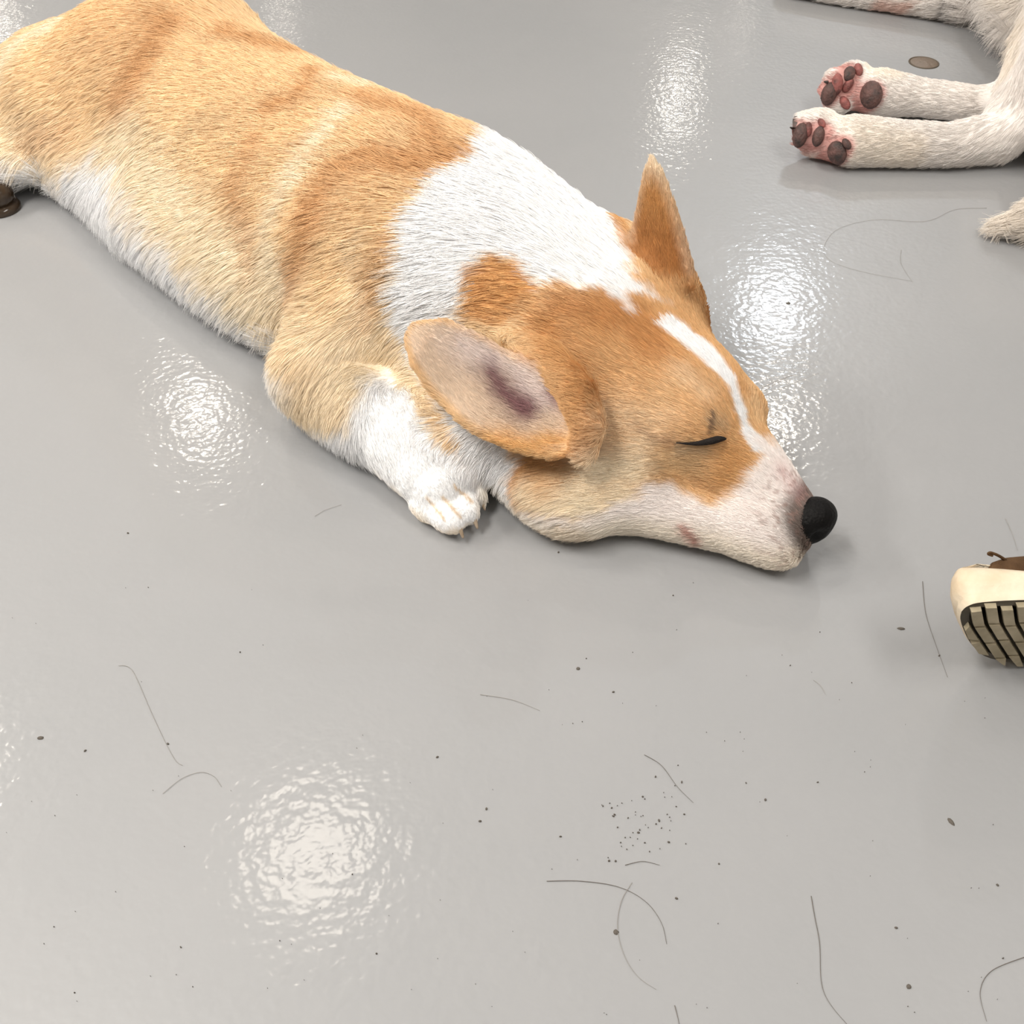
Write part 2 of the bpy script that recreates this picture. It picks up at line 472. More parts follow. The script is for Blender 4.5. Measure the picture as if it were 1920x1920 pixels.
class Coat:
    """surface of an animal: pixel-to-surface lookup, comb field, marking masks in a slanted decal plane"""
    def __init__(self, V, Q):
        self.V, self.Q = V, Q
        self.bvh = BVHTree.FromPolygons([Vector(v) for v in V.tolist()], Q.tolist())
        t = np.concatenate([Q[:, [0, 1, 2]], Q[:, [0, 2, 3]]]) if Q.shape[1] == 4 else Q
        self.T = t
        a, b, c = V[t[:, 0]], V[t[:, 1]], V[t[:, 2]]
        n = np.cross(b - a, c - a)
        self.area = np.linalg.norm(n, axis=1) / 2; self.fn = nrm(n)
        vn = np.zeros_like(V)
        for k in range(3):
            for j in range(3): vn[:, j] += np.bincount(t[:, k], n[:, j], len(V))
        self.vn = nrm(vn)
        # decal plane: markings run through the body along this slanted axis
        D = nrm(np.array([0., .76, -.65])); self.e1 = np.array([1., 0, 0]); self.e2 = np.cross(self.e1, D)
    def surf(self, px, py):
        o = Vector((0, 0, CAM_H)); d = Vector(at(px, py, 0)) - o
        h = self.bvh.ray_cast(o, d.normalized())
        if h[0] is not None: return np.array(h[0])
        return at(px, py, .03)
    def uv(self, p):
        p = np.asarray(p); return np.stack([p @ self.e1, p @ self.e2], -1)
    def poly(self, pix): return np.array([self.uv(self.surf(*q)) for q in pix])
    def mask(self, p, poly, soft=.008, jag=.006, seed=0):
        d = poly_sd(self.uv(p), poly)
        d = d + (value_noise(p, 90, seed) - .5) * 2 * jag
        return 1 - sstep(-soft, soft, d)
    def band(self, p, pix, w, seed=3):
        u = self.uv(p); L = self.poly(pix); best = np.full(len(u), 1e9)
        for a, b in zip(L[:-1], L[1:]):
            e = b - a; t = np.clip(((u - a) @ e) / (e @ e + 1e-12), 0, 1)
            best = np.minimum(best, np.linalg.norm(u - a - t[:, None] * e, axis=1))
        best = best + (value_noise(p, 60, seed) - .5) * w * .8
        return np.exp(-(best / w) ** 2)
    def set_comb(self, arrows):
        P, D, L = [], [], []
        for x1, y1, x2, y2, ln, lift in arrows:
            a, b = self.surf(x1, y1), self.surf(x2, y2)
            P.append((a + b) / 2); D.append(nrm(b - a)); L.append((ln / 1000., lift))
        self.cP, self.cD, self.cL = np.array(P), np.array(D), np.array(L)
    def comb(self, p):
        d2 = ((p[:, None, :] - self.cP[None]) ** 2).sum(-1)
        w = 1 / (d2 + 2e-4) ** 2
        w /= w.sum(1, keepdims=True)
        return nrm(w @ self.cD), w @ self.cL
    def roots(self, n, dens):
        """n random surface points, chosen by area times dens(centres, normals)"""
        c = self.V[self.T].mean(1)
        w = self.area * dens(c, self.fn); w /= w.sum()
        t = rng.choice(len(w), n, p=w)
        r = rng.random((n, 2)); m = r.sum(1) > 1; r[m] = 1 - r[m]
        A = self.V[self.T[t]]; N = self.vn[self.T[t]]
        k = np.stack([1 - r.sum(1), r[:, 0], r[:, 1]], 1)[..., None]
        return (A * k).sum(1), nrm((N * k).sum(1))

def grow(coat, p, n, colour, clump_every=10, clump=.34, jit=.11, pts=6, grav=.25, stray=.03):
    """hair polylines from roots p with normals n: combed, clumped, a few strays"""
    N = len(p)
    d, L = coat.comb(p)
    ln, lift = L[:, 0], L[:, 1]
    ln = ln * (.7 + .6 * rng.random(N))
    # tufts: every hair follows the nearest tuft leader
    lead = np.arange(0, N, clump_every)
    kd = KDTree(len(lead))
    for i, j in enumerate(lead): kd.insert(p[j], i)
    kd.balance()
    near = np.array([kd.find(q)[1] for q in p.tolist()])
    jl = rng.normal(0, 1, (len(lead), 3)) * jit
    jh = rng.normal(0, 1, (N, 3)) * jit * .6
    st = rng.random(N) < stray
    jh[st] *= 3.2
    t = d - n * (d * n).sum(1, keepdims=True)
    t = nrm(t + jl[near] * 1.0 + jh)
    t = nrm(t - n * (t * n).sum(1, keepdims=True))
    lf = np.clip(lift + .16 * sstep(.014, .006, ln) + rng.normal(0, .10, N) + jl[near][:, 0] * .5, .05, 1.2)
    C = np.empty((N, pts, 3)); x = p - n * np.minimum(.0012, .035 * ln)[:, None]
    C[:, 0] = x
    for i in range(1, pts):
        s = (i - .5) / (pts - 1)
        k = lf * (1 - .75 * s)
        dd = nrm(t + n * k[:, None] - np.array([0, 0, 1.]) * (grav * s * np.minimum(ln / .03, 1))[:, None])
        x = x + dd * (ln / (pts - 1))[:, None]
        C[:, i] = x
    if clump > 0:
        lc = C[lead][near]
        w = (clump * (np.arange(pts) / (pts - 1)) ** 1.3)[None, :, None] * np.where(st, .2, 1)[:, None, None]
        C = C * (1 - w) + lc * w
    C[..., 2] = np.maximum(C[..., 2], .0006)
    col = colour(p)
    cj = rng.normal(1, .045, len(lead))[near] * rng.normal(1, .06, N)
    col = col * cj[:, None]
    col = col * np.minimum(1, .95 / col.max(1))[:, None]
    return C, col, ln

def hair_obj(name, C, col, r0, mat, parent, label=None):
    N, k, _ = C.shape
    hc = bpy.data.hair_curves.new(name)
    hc.add_curves([k] * N)
    hc.attributes['position'].data.foreach_set('vector', C.astype(np.float32).ravel())
    rad = hc.attributes.get('radius') or hc.attributes.new('radius', 'FLOAT', 'POINT')
    prof = np.linspace(1, .18, k) if k > 2 else np.ones(k)
    rad.data.foreach_set('value', (np.ones((N, 1)) * r0 * prof[None]).astype(np.float32).ravel())
    a = hc.attributes.new('coat', 'FLOAT_COLOR', 'CURVE')
    a.data.foreach_set('color', np.concatenate([col, np.ones((N, 1))], 1).astype(np.float32).ravel())
    hc.materials.append(mat)
    o = bpy.data.objects.new(name, hc)
    COL.objects.link(o)
    adopt(o, parent)
    tag(o, label, kind='stuff')
    return o
def paint(o, col):
    a = o.data.attributes.new('coat', 'FLOAT_COLOR', 'POINT')
    a.data.foreach_set('color', np.concatenate([col, np.ones((len(col), 1))], 1).astype(np.float32).ravel())

M_skin = attr_mat('coat_skin', .7, .2)
M_hair = attr_mat('coat_hair', .55, .3)

V, Q, EARS = build_corgi()
corgi = empty('dog', tuple(bp(-.40, -.02, 0)))
tag(corgi, 'tan and white corgi asleep flat on the grey floor with its chin down', 'dog')
body = adopt(mesh_obj('body', V, Q, M_skin), corgi)
coat = Coat(V, Q)
coat.set_comb([  # x1 y1 x2 y2 length_mm lift
    (900, 330, 840, 315, 26, .25), (950, 430, 890, 415, 30, .25), (1080, 440, 1020, 400, 28, .25), (1150, 500, 1090, 460, 20, .25),
    (850, 560, 790, 570, 30, .28), (800, 470, 740, 475, 30, .28), (700, 420, 640, 430, 28, .25), (700, 300, 640, 285, 26, .25),
    (800, 260, 730, 235, 26, .25), (600, 240, 540, 235, 24, .22), (560, 400, 500, 420, 28, .25), (600, 560, 550, 580, 28, .25),
    (540, 130, 480, 115, 20, .2), (420, 100, 360, 90, 20, .2), (420, 250, 360, 255, 22, .22), (330, 330, 280, 345, 24, .25),
    (250, 90, 190, 110, 22, .22), (160, 160, 100, 190, 24, .25), (90, 230, 30, 270, 24, .25), (200, 230, 140, 270, 24, .25),
    (160, 320, 115, 365, 34, .3), (270, 390, 240, 430, 34, .3), (60, 330, 20, 365, 30, .25), (220, 340, 205, 400, 34, .3),
    (420, 510, 380, 545, 34, .3), (480, 590, 440, 620, 34, .3), (520, 640, 490, 680, 34, .35), (380, 540, 350, 570, 32, .3),
    (700, 560, 650, 590, 26, .25), (720, 650, 690, 680, 20, .25), (790, 650, 750, 690, 26, .3), (840, 760, 800, 785, 20, .28),
    (880, 830, 850, 860, 15, .25), (940, 880, 915, 915, 16, .3), (920, 530, 870, 550, 20, .25), (980, 540, 930, 535, 16, .22), (960, 600, 900, 590, 14, .22),
    (1500, 930, 1470, 905, 3.5, .3), (1460, 900, 1420, 870, 5, .25), (1400, 900, 1350, 885, 7, .22), (1450, 1000, 1410, 985, 5, .35), (1420, 1035, 1380, 1030, 6, .4),
    (1330, 960, 1280, 950, 8, .22), (1300, 740, 1240, 705, 10, .18), (1200, 640, 1140, 600, 11, .18), (1100, 590, 1040, 570, 13, .2),
    (1160, 740, 1100, 710, 10, .18), (1250, 880, 1180, 885, 11, .2), (1230, 800, 1170, 790, 10, .18), (1150, 930, 1080, 935, 14, .25), (1060, 910, 1000, 930, 16, .28), (1120, 850, 1060, 860, 11, .2),
    (1330, 790, 1280, 765, 7, .18), (1375, 760, 1345, 720, 7, .18), (1350, 640, 1310, 590, 9, .2), (1410, 760, 1390, 700, 7, .2), (1260, 600, 1220, 555, 10, .2), (1400, 850, 1360, 835, 6, .18), (1280, 850, 1230, 845, 9, .18),
    (1050, 760, 1000, 740, 10, .25), (950, 700, 890, 660, 11, .28), (880, 770, 850, 735, 4, .15), (830, 640, 800, 620, 4, .12), (790, 690, 780, 660, 5, .16), (860, 620, 830, 608, 5, .16), (940, 650, 900, 630, 5, .16), (820, 680, 795, 655, 6, .16), (1000, 830, 950, 820, 7, .2), (980, 770, 920, 740, 13, .32),
    (1262, 520, 1250, 440, 7, .18), (1245, 400, 1240, 330, 6, .15), (1290, 500, 1280, 430, 6, .15),
    (650, 680, 612, 725, 18, .25), (590, 720, 575, 770, 22, .3), (640, 770, 630, 820, 22, .3), (720, 730, 770, 790, 9, .18), (690, 800, 720, 850, 12, .25), (790, 870, 830, 915, 6, .16), (840, 940, 860, 975, 2.6, .15), (800, 930, 815, 955, 2.6, .15), (880, 920, 892, 945, 2.6, .15), (745, 880, 770, 910, 5, .18),
])
WHITE, CREAM, TAN, DARK, RUST = srgb(250, 250, 251), srgb(251, 238, 213), srgb(243, 213, 170), srgb(206, 153, 99), srgb(212, 157, 97)
HEAD_TAN = srgb(228, 189, 141)
P_ = coat.poly
MK = dict(
    collar=P_([(955, 270), (900, 308), (850, 335), (800, 375), (775, 420), (765, 480), (758, 540), (748, 600), (775, 650), (802, 705), (832, 760), (862, 815), (880, 870), (900, 950), (975, 965), (962, 890), (985, 865), (960, 830), (930, 760), (900, 690), (872, 600), (900, 520), (940, 480), (985, 495), (1010, 540), (1060, 532), (1120, 543), (1160, 562), (1192, 588), (1186, 558), (1212, 558), (1255, 580), (1250, 572), (1215, 545), (1194, 530), (1190, 480), (1165, 420), (1130, 375), (1080, 335), (1000, 280)]),
    blaze=P_([(1235, 612), (1290, 652), (1340, 698), (1370, 737), (1381, 770), (1393, 808), (1420, 850), (1450, 850), (1412, 800), (1394, 758), (1378, 708), (1345, 662), (1300, 622), (1262, 600)]),
    muzzle=P_([(1412, 815), (1430, 850), (1428, 868), (1405, 900), (1380, 928), (1345, 948), (1305, 938), (1270, 912), (1225, 908), (1190, 940), (1100, 968), (1000, 952), (960, 945), (950, 985), (1100, 990), (1210, 1020), (1300, 1070), (1450, 1120), (1540, 1080), (1640, 980), (1500, 870), (1450, 830)]),
    paw=P_([(770, 745), (735, 695), (705, 695), (680, 730), (655, 775), (605, 785), (572, 795), (580, 830), (700, 880), (800, 990), (850, 1000), (905, 985), (905, 900), (840, 815)]),
    belly=P_([(0, 292), (40, 310), (120, 325), (180, 290), (225, 305), (260, 385), (320, 455), (400, 525), (470, 585), (515, 630), (535, 700), (530, 760), (400, 640), (200, 480), (60, 420), (0, 420)]),
    streak=P_([(1135, 390), (1160, 402), (1192, 465), (1190, 490), (1165, 445)]),
    earbase=P_([(905, 500), (945, 482), (990, 500), (1012, 542), (960, 600), (880, 600)]),
)
MK_coat_shade = [([(330, 40), (290, 110), (240, 180)], .022, .55), ([(600, 140), (580, 185), (525, 205)], .012, .6),  # darker saddle tones, plus shade of fur folds painted into the coat
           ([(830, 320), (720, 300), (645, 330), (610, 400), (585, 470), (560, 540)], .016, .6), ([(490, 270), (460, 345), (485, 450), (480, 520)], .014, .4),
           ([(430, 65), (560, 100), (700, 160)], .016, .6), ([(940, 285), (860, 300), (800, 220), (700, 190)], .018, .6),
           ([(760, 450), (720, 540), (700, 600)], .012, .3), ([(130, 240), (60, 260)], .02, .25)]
MK_coat_lit = [([(660, 215), (590, 300), (545, 380), (520, 430), (540, 530)], .014, .75), ([(640, 150), (700, 165), (780, 190)], .010, .6),  # pale coat tones, plus lit sides of fur folds painted in
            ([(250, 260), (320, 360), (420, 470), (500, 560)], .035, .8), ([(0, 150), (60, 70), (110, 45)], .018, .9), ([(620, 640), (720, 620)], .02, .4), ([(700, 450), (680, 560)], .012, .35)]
MK_head = [([(1060, 600), (1180, 600), (1250, 640), (1300, 690)], .022, RUST, .6), ([(1000, 560), (1040, 640), (1090, 700), (1110, 800)], .014, RUST, .6),
           ([(1000, 870), (1060, 858), (1100, 840)], .010, DARK, .75), ([(975, 880), (972, 930)], .008, RUST, .8),
           ([(1120, 900), (1080, 930), (1180, 930)], .018, CREAM, .75), ([(1200, 885), (1150, 885)], .012, CREAM, .6), ([(1000, 925), (1050, 950), (1150, 965)], .012, CREAM, .8),
           ([(1250, 865), (1310, 870)], .010, srgb(205, 175, 135), .6), ([(1340, 790), (1360, 800)], .006, srgb(205, 175, 140), .7), ([(1343, 776), (1338, 815)], .0020, srgb(96, 70, 62), .8), ([(1200, 800), (1240, 822), (1275, 832)], .004, srgb(176, 124, 76), .6), ([(1280, 845), (1330, 846)], .005, srgb(206, 180, 146), .7),
           ([(1290, 720), (1240, 760), (1180, 760)], .02, TAN, .3), ([(1410, 740), (1425, 790)], .010, TAN, .5), ([(1385, 860), (1365, 900)], .012, srgb(205, 152, 92), .7),
           ([(1300, 640), (1360, 690), (1400, 740)], .006, RUST, .5), ([(1150, 790), (1250, 790)], .018, CREAM, .35), ([(1330, 745), (1290, 700)], .012, CREAM, .3),
           ([(1130, 860), (1200, 850)], .016, CREAM, .55), ([(1060, 570), (1150, 590), (1230, 640)], .020, srgb(190, 128, 72), .55)]
def corgi_colour(p):
    f = (p - O3) @ A3; l = (p - O3) @ B3; z = p[:, 2]
    n1 = value_noise(p, 22, 1); n2 = value_noise(p, 70, 2)
    col = TAN * (1 - .25 * (n1 - .5))[:, None]
    def mix(c, m):
        nonlocal col
        m = np.clip(m, 0, 1)[:, None]; col = col * (1 - m) + np.asarray(c) * m
    mix(HEAD_TAN, sstep(-.05, .0, f))
    # body sides grow paler downwards, the saddle is richer
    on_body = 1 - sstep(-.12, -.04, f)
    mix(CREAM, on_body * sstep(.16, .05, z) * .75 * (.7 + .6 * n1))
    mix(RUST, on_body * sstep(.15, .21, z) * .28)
    for pix, w, k in MK_coat_shade: mix(DARK, coat.band(p, pix, w) * min(1, k * 1.25) * on_body)
    for pix, w, k in MK_coat_lit: mix(CREAM, coat.band(p, pix, w) * k * on_body)
    head = sstep(-.02, .02, f)
    mix(RUST, head * (1 - coat.mask(p, MK['muzzle'], .01, .004, 8)) * sstep(.05, .10, z) * .32)
    for pix, w, c, k in MK_head: mix(c, coat.band(p, pix, w) * k * (1 - on_body))
    mix(WHITE, coat.mask(p, MK['belly'], .022, .012, 4) * on_body)
    mix(WHITE, on_body * sstep(.055, .02, z) * .9)
    mix(WHITE, coat.mask(p, MK['collar'], .007, .006, 5))
    mix(RUST, coat.mask(p, MK['earbase'], .006, .006, 6) * .9)
    mix(RUST, coat.mask(p, MK['streak'], .004, .003, 6) * .85)
    head = sstep(-.02, .02, f)
    mix(WHITE, coat.mask(p, MK['blaze'], .0025, .002, 7) * head)
    mix(srgb(252, 244, 240), coat.mask(p, MK['muzzle'], .006, .004, 8) * head)
    mix(srgb(250, 240, 224), (1 - on_body) * sstep(.046, .026, z) * .85)
    mix(WHITE, coat.mask(p, MK['paw'], .008, .006, 9))
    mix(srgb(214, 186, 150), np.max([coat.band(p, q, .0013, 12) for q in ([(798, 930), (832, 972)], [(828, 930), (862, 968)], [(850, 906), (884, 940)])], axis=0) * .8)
    # dark pigment round the nose and on the whisker pad
    nz = np.linalg.norm((p - NOSE) * np.array([1, 1, 1.1]), axis=1)
    mix(srgb(92, 70, 58), sstep(.041, .026, nz) * .85)
    mix(srgb(170, 140, 130), sstep(.07, .03, nz) * sstep(.55, .8, value_noise(p, 320, 11)) * .6)
    mix(srgb(176, 108, 94), coat.band(p, [(1290, 992), (1305, 1006), (1316, 1018)], .0045) * .8 * head)
    mix(srgb(205, 160, 160), coat.band(p, [(1470, 890), (1500, 925)], .008) * .35 * head)
    # ears
    for i, (c, e1, e2, n, poly, cup) in enumerate(EARS):
        q = p - c; a, b = q @ e1, q @ e2
        d = poly_sd(np.stack([a, b], -1), poly)
        e = (d < .004) & (np.abs(q @ n - cup(a, b)) < .013)
        if i == 0:
            e = e & (f < .075)
            m = e * sstep(.07, .05, f)
            col = np.where((e & (m > .5))[:, None], ear_colour(p, a, b, d), col)
            mix(RUST, e * coat.band(p, [(965, 640), (1030, 672), (1082, 735), (1106, 800), (1100, 850)], .009) * .9)
        else:
            m = e * sstep(.150, .165, z)
            mix(RUST * .9, m); mix(srgb(180, 118, 66), m * sstep(.225, .175, z) * .7); mix(CREAM, m * sstep(.012, .0, np.abs(d)) * .35); mix(CREAM, m * sstep(.215, .245, z) * .6)
    return col
def ear_colour(p, a, b, d):
    base = srgb(224, 201, 178) * np.ones((len(p), 1))
    def mx(c, m):
        nonlocal base
        base = base * (1 - m[:, None]) + np.asarray(c) * m[:, None]
    mx(srgb(230, 192, 142), sstep(-.010, -.002, d) * .85)
    mx(srgb(235, 221, 217), coat.band(p, [(870, 650), (960, 690), (1030, 740)], .016) * .8)
    mx(srgb(118, 70, 80), coat.band(p, [(935, 705), (975, 760), (1000, 775)], .011) * .9)
    mx(srgb(140, 90, 95), coat.band(p, [(1045, 735), (1075, 780)], .006) * .7)
    mx(srgb(226, 176, 112), coat.band(p, [(930, 830), (1000, 838), (1090, 820), (1100, 780)], .010) * .9)
    return base
NOSE = at(1521, 973, .041)
vcol = corgi_colour(V)
paint(body, vcol)

# regions of the coat, each its own part
def ear_dist(p, i):
    c, e1, e2, n, poly, cup = EARS[i]
    q = p - c
    return poly_sd(np.stack([q @ e1, q @ e2], -1), poly), q @ n - cup(q @ e1, q @ e2)
def region(p):
    f = (p - O3) @ A3
    r = np.zeros(len(p), int)                                           # 0 trunk
    pw = poly_sd(coat.uv(p), P_([(660, 640), (600, 640), (540, 690), (545, 760), (575, 830), (700, 890), (800, 990), (850, 1000), (905, 985), (905, 930), (880, 868), (838, 812), (760, 740), (705, 680)]))
    head = (f > -.005 + .03 * np.sin(((p - O3) @ B3) * 20)) & (pw > 0)
    r[head] = 1
    r[(pw <= 0) & (p[:, 2] < .10)] = 2
    d0, n0 = ear_dist(p, 0)
    r[(d0 < .003) & (np.abs(n0) < .014) & (f < .07) & (p[:, 2] > .06)] = 3
    d1, n1 = ear_dist(p, 1)
    r[(d1 < .003) & (np.abs(n1) < .02) & (p[:, 2] > .150)] = 4
    return r
SEEN = nrm(np.array([-.15, -.72, .68]))
def dens(c, n):
    k = np.clip(.35 + n @ SEEN, .10, 1.0)
    k = k * np.where(c[:, 2] < .004, .05, 1)
    r = region(c)
    k = k * np.choose(r, [1.0, 2.6, 1.8, 3.2, 2.4])
    k = k * np.where(np.linalg.norm(c - NOSE, axis=1) < .019, 0, 1)
    d = np.linalg.norm(c - NOSE, axis=1)
    return k * (1 + 1.0 * sstep(.09, .05, d))
if True:
    NH = 420000
    p, n = coat.roots(NH, dens)
    C, hc_, ln = grow(coat, p, n, corgi_colour)
    rg = region(p)
    for i, (nm, r0) in enumerate((('trunk_fur', .00042), ('head_fur', .00026), ('foreleg_fur', .0003), ('ear_fur', .00026), ('ear_fur', .00028))):
        hair_obj(nm, C[rg == i], hc_[rg == i], r0, M_hair, corgi)

# ------------------------------------------------------------------ the corgi: nose, eye, claws, whiskers
def lump_mesh(name, c, rad, axes, mat, parent, nu=20, nv=12, fn=None):
    """ellipsoid-like lump with optional shaping fn(unit xyz)->unit xyz"""
    th = np.linspace(0, math.pi, nv); ph = np.linspace(0, 2 * math.pi, nu, endpoint=False)
    V = np.array([(math.sin(t) * math.cos(f), math.sin(t) * math.sin(f), math.cos(t)) for t in th for f in ph])
    if fn: V = fn(V)
    W = np.asarray(c) + (V * np.asarray(rad)) @ nrm(np.asarray(axes, float))
    F = [(i * nu + j, i * nu + (j + 1) % nu, (i + 1) * nu + (j + 1) % nu, (i + 1) * nu + j) for i in range(nv - 1) for j in range(nu)]
    return adopt(mesh_obj(name, W, [f[::-1] for f in F], mat), parent)
def thread(name, P, r0, r1, mat, parent=None, n=24, k=5):
    """thin tapering tube through control points"""
    C = catmull(P, n); T = nrm(np.gradient(C, axis=0))
    up = np.array([0, 0, 1.]); S1 = nrm(np.cross(T, up) + 1e-9); S2 = np.cross(S1, T)
    r = np.linspace(r0, r1, n)
    V = [C[i] + r[i] * (math.cos(a) * S1[i] + math.sin(a) * S2[i]) for i in range(n) for a in np.linspace(0, 2 * math.pi, k, endpoint=False)]
    F = [(i * k + j, i * k + (j + 1) % k, (i + 1) * k + (j + 1) % k, (i + 1) * k + j) for i in range(n - 1) for j in range(k)]
    F += [tuple(range(k))[::-1], tuple((n - 1) * k + j for j in range(k))]
    o = mesh_obj(name, V, F, mat)
    return adopt(o, parent) if parent else o

M_nose = simple('nose_leather', (.004, .0035, .0035), .5, .14, bump=(420, .0012))
M_eye = simple('eye_dark', (.012, .009, .008), .75, .25, bump=(900, .001))
M_claw = simple('claw_horn', (.55, .44, .33), .4, .5, var=(120, (.40, .29, .19)))
M_whisk = simple('whisker', (.30, .27, .24), .5)
nA = nrm(A3 * .95 - Z3 * .12)
def nose_shape(v):
    v = v.copy()
    x, y, z = v[:, 0].copy(), v[:, 1].copy(), v[:, 2].copy()
    v[:, 1] *= 1 - .22 * np.clip(-z, 0, 1) ** 2
    v[:, 2] += .10 * np.clip(x, 0, 1)
    for s in (-1, 1):                                      # nostrils
        d = np.sqrt(((y - s * .48) / .26) ** 2 + ((z + .12) / .34) ** 2)
        v[:, 0] -= .32 * np.exp(-d ** 2 * 1.4) * (x > 0)
    v[:, 0] -= .07 * np.exp(-(y / .10) ** 2) * (x > 0) * (z < .3)
    return v
NC = at(1522, 977, .041)
lump_mesh('nose', NC, (.0188, .0225, .0228), np.stack([nA, HR, np.cross(nA, HR)]), M_nose, corgi, 40, 30, nose_shape)
# lid line of the closed eye
eye_pts = []
for x, y in ((1268, 830), (1290, 832), (1312, 831), (1333, 827), (1350, 823), (1362, 823)):
    eye_pts.append(coat.surf(x, y) + nrm(np.array([0, 0, CAM_H]) - coat.surf(x, y)) * .0034)
C = catmull(eye_pts, 26)
wv = .0007 + .0034 * np.sin(np.linspace(0, 1, 26) ** 1.6 * math.pi)
T = nrm(np.gradient(C, axis=0)); U = nrm(np.cross(nrm(np.array([0, 0, CAM_H]) - C), T))
Vv, Ff, k = [], [], 8
for i in range(26):
    for a in np.linspace(0, 2 * math.pi, k, endpoint=False):
        Vv.append(C[i] + U[i] * wv[i] * math.cos(a) * .75 + np.cross(T[i], U[i]) * wv[i] * math.sin(a) * .6)
Ff = [(i * k + j, i * k + (j + 1) % k, (i + 1) * k + (j + 1) % k, (i + 1) * k + j) for i in range(25) for j in range(k)]
tag(adopt(mesh_obj('eyelid', Vv, Ff, M_eye), corgi), 'black rim of the closed eye')
# claws of the near paw
ta = nrm(at(862, 962) - at(800, 905))
for x, y, z, r in TOES:
    a = at(x, y, z) + ta * r * 1.22 - Z3 * .001; b = a + ta * .0065 - Z3 * .0085
    thread('claw', [a, (a + b) / 2 + Z3 * .0018, b], .0034, .0010, M_claw, corgi, 8, 8)
for pts in ([(1438, 735), (1475, 708), (1520, 690)], [(1440, 742), (1480, 722), (1535, 700)], [(1436, 728), (1462, 712), (1490, 704)]):
    p0 = coat.surf(pts[0][0] - 8, pts[0][1])
    thread('whisker', [p0] + [at(x, y, p0[2] + .012 * (i + 1)) for i, (x, y) in enumerate(pts[1:])], .00028, .0001, M_whisk, corgi, 14, 4)

# ------------------------------------------------------------------ the white dog at the far right
def build_white():
    F = Field((.38, 1.02, -.004), (1.45, 2.10, .36), .0045)
    # two hind legs lying on the floor, soles to the viewer's left
    F.cap([at(1545, 258, .031), at(1600, 265, .031), at(1690, 270, .029), at(1780, 272, .029), at(1870, 258, .033), at(1915, 195, .055), at(1975, 110, .085), at(2080, 70, .11)],
          [.026, .034, .030, .028, .034, .036, .055, .085], .02)
    F.cap([at(1596, 168, .031), at(1650, 174, .031), at(1730, 184, .027), at(1830, 196, .027), at(1930, 190, .034), at(2010, 130, .07)],
          [.025, .033, .026, .025, .032, .055], .02)
    lx = np.stack([np.array([1., -.15, 0]), np.array([.15, 1., 0]), Z3])
    for (x, y, z, a_, b_, c_) in ((1512, 232, .046, .022, .017, .016), (1508, 255, .032, .021, .017, .016), (1530, 275, .017, .022, .016, .015), (1540, 226, .050, .024, .017, .016),
                                  (1572, 148, .048, .021, .016, .016), (1562, 170, .032, .021, .017, .016), (1572, 194, .017, .022, .016, .015), (1604, 136, .052, .024, .016, .016)):
        F.ell(at(x, y, z), (a_, b_, c_), lx, .006)
    # rump, trunk, chest fluff, front leg stretched along the floor
    F.cap([at(2110, 120, .13), at(2130, -20, .13), at(2100, -160, .14)], [.125, .130, .125], .05)
    F.ell(at(1985, 20, .060), (.10, .12, .060), None, .05)
    F.cap([at(1500, -40, .030), at(1580, -28, .030), at(1680, -14, .031), at(1800, 0, .034), at(1900, -20, .06), at(2060, -90, .11)], [.028, .032, .031, .033, .05, .09], .03)
    F.cap([at(2100, 270, .06), at(2010, 370, .035), at(1950, 408, .026), at(1900, 418, .020)], [.05, .028, .022, .012], .02)
    V, Q = F.mesh(3)
    V[:, 2] = np.maximum(V[:, 2], .0005)
    return V, Q
V2, Q2 = build_white()
white = empty('dog', tuple(at(2050, 150, 0)))
tag(white, 'white dog lying mostly out of view, two hind paws showing pink and dark pads', 'dog')
body2 = adopt(mesh_obj('body', V2, Q2, M_skin), white)
coat2 = Coat(V2, Q2)
coat2.set_comb([
    (1590, 240, 1540, 235, 6, .2), (1700, 270, 1640, 270, 10, .2), (1800, 275, 1740, 275, 14, .22), (1880, 240, 1840, 265, 14, .22), (1900, 150, 1880, 190, 14, .22), (1915, 200, 1890, 230, 14, .2),
    (1660, 160, 1615, 150, 6, .2), (1750, 180, 1700, 172, 9, .2), (1820, 195, 1770, 190, 10, .2), (1700, 15, 1640, 8, 14, .25), (1780, 30, 1720, 20, 16, .3),
    (1860, 40, 1820, 60, 50, .4), (1900, 60, 1860, 90, 55, .4), (1910, 10, 1860, 25, 50, .4), (1890, 90, 1855, 115, 46, .4),
    (1915, 410, 1880, 418, 32, .3), (1918, 428, 1885, 438, 32, .3), (1918, 400, 1885, 404, 32, .3)])
PADS2 = [(1500, 254), (1536, 254), (1570, 284), (1590, 270)]
PADS1 = [(1556, 172), (1592, 140), (1588, 160), (1632, 180)]
def white_colour(p):
    col = srgb(250, 244, 239) * (1 - .06 * value_noise(p, 30, 2))[:, None]
    def mix(c, m):
        nonlocal col
        col = col * (1 - m[:, None]) + np.asarray(c) * m[:, None]
    u = coat2.uv(p)
    mix(srgb(248, 234, 212), .4 * sstep(.5, .8, value_noise(p, 14, 5)))
    for q in (PADS2[:3], PADS1):
        c = coat2.uv(coat2.surf(*q[len(q) // 2 - 1])); c2 = coat2.uv(coat2.surf(*q[-1]))
        L = [coat2.uv(coat2.surf(*k)) for k in q]
        d = np.min([np.linalg.norm(u - k, axis=1) for k in L], axis=0)
        mix(srgb(206, 140, 132), sstep(.026, .014, d) * .85 * (p[:, 0] < .75))
    mix(srgb(214, 160, 140), coat2.band(p, [(1650, 16), (1690, 24), (1712, 14)], .008) * .6)
    mix(srgb(90, 84, 82), coat2.band(p, [(1772, 30), (1780, 8)], .006) * .7)
    mix(srgb(90, 84, 82), coat2.band(p, [(1792, 34), (1808, 12)], .006) * .6)
    return col
paint(body2, white_colour(V2))
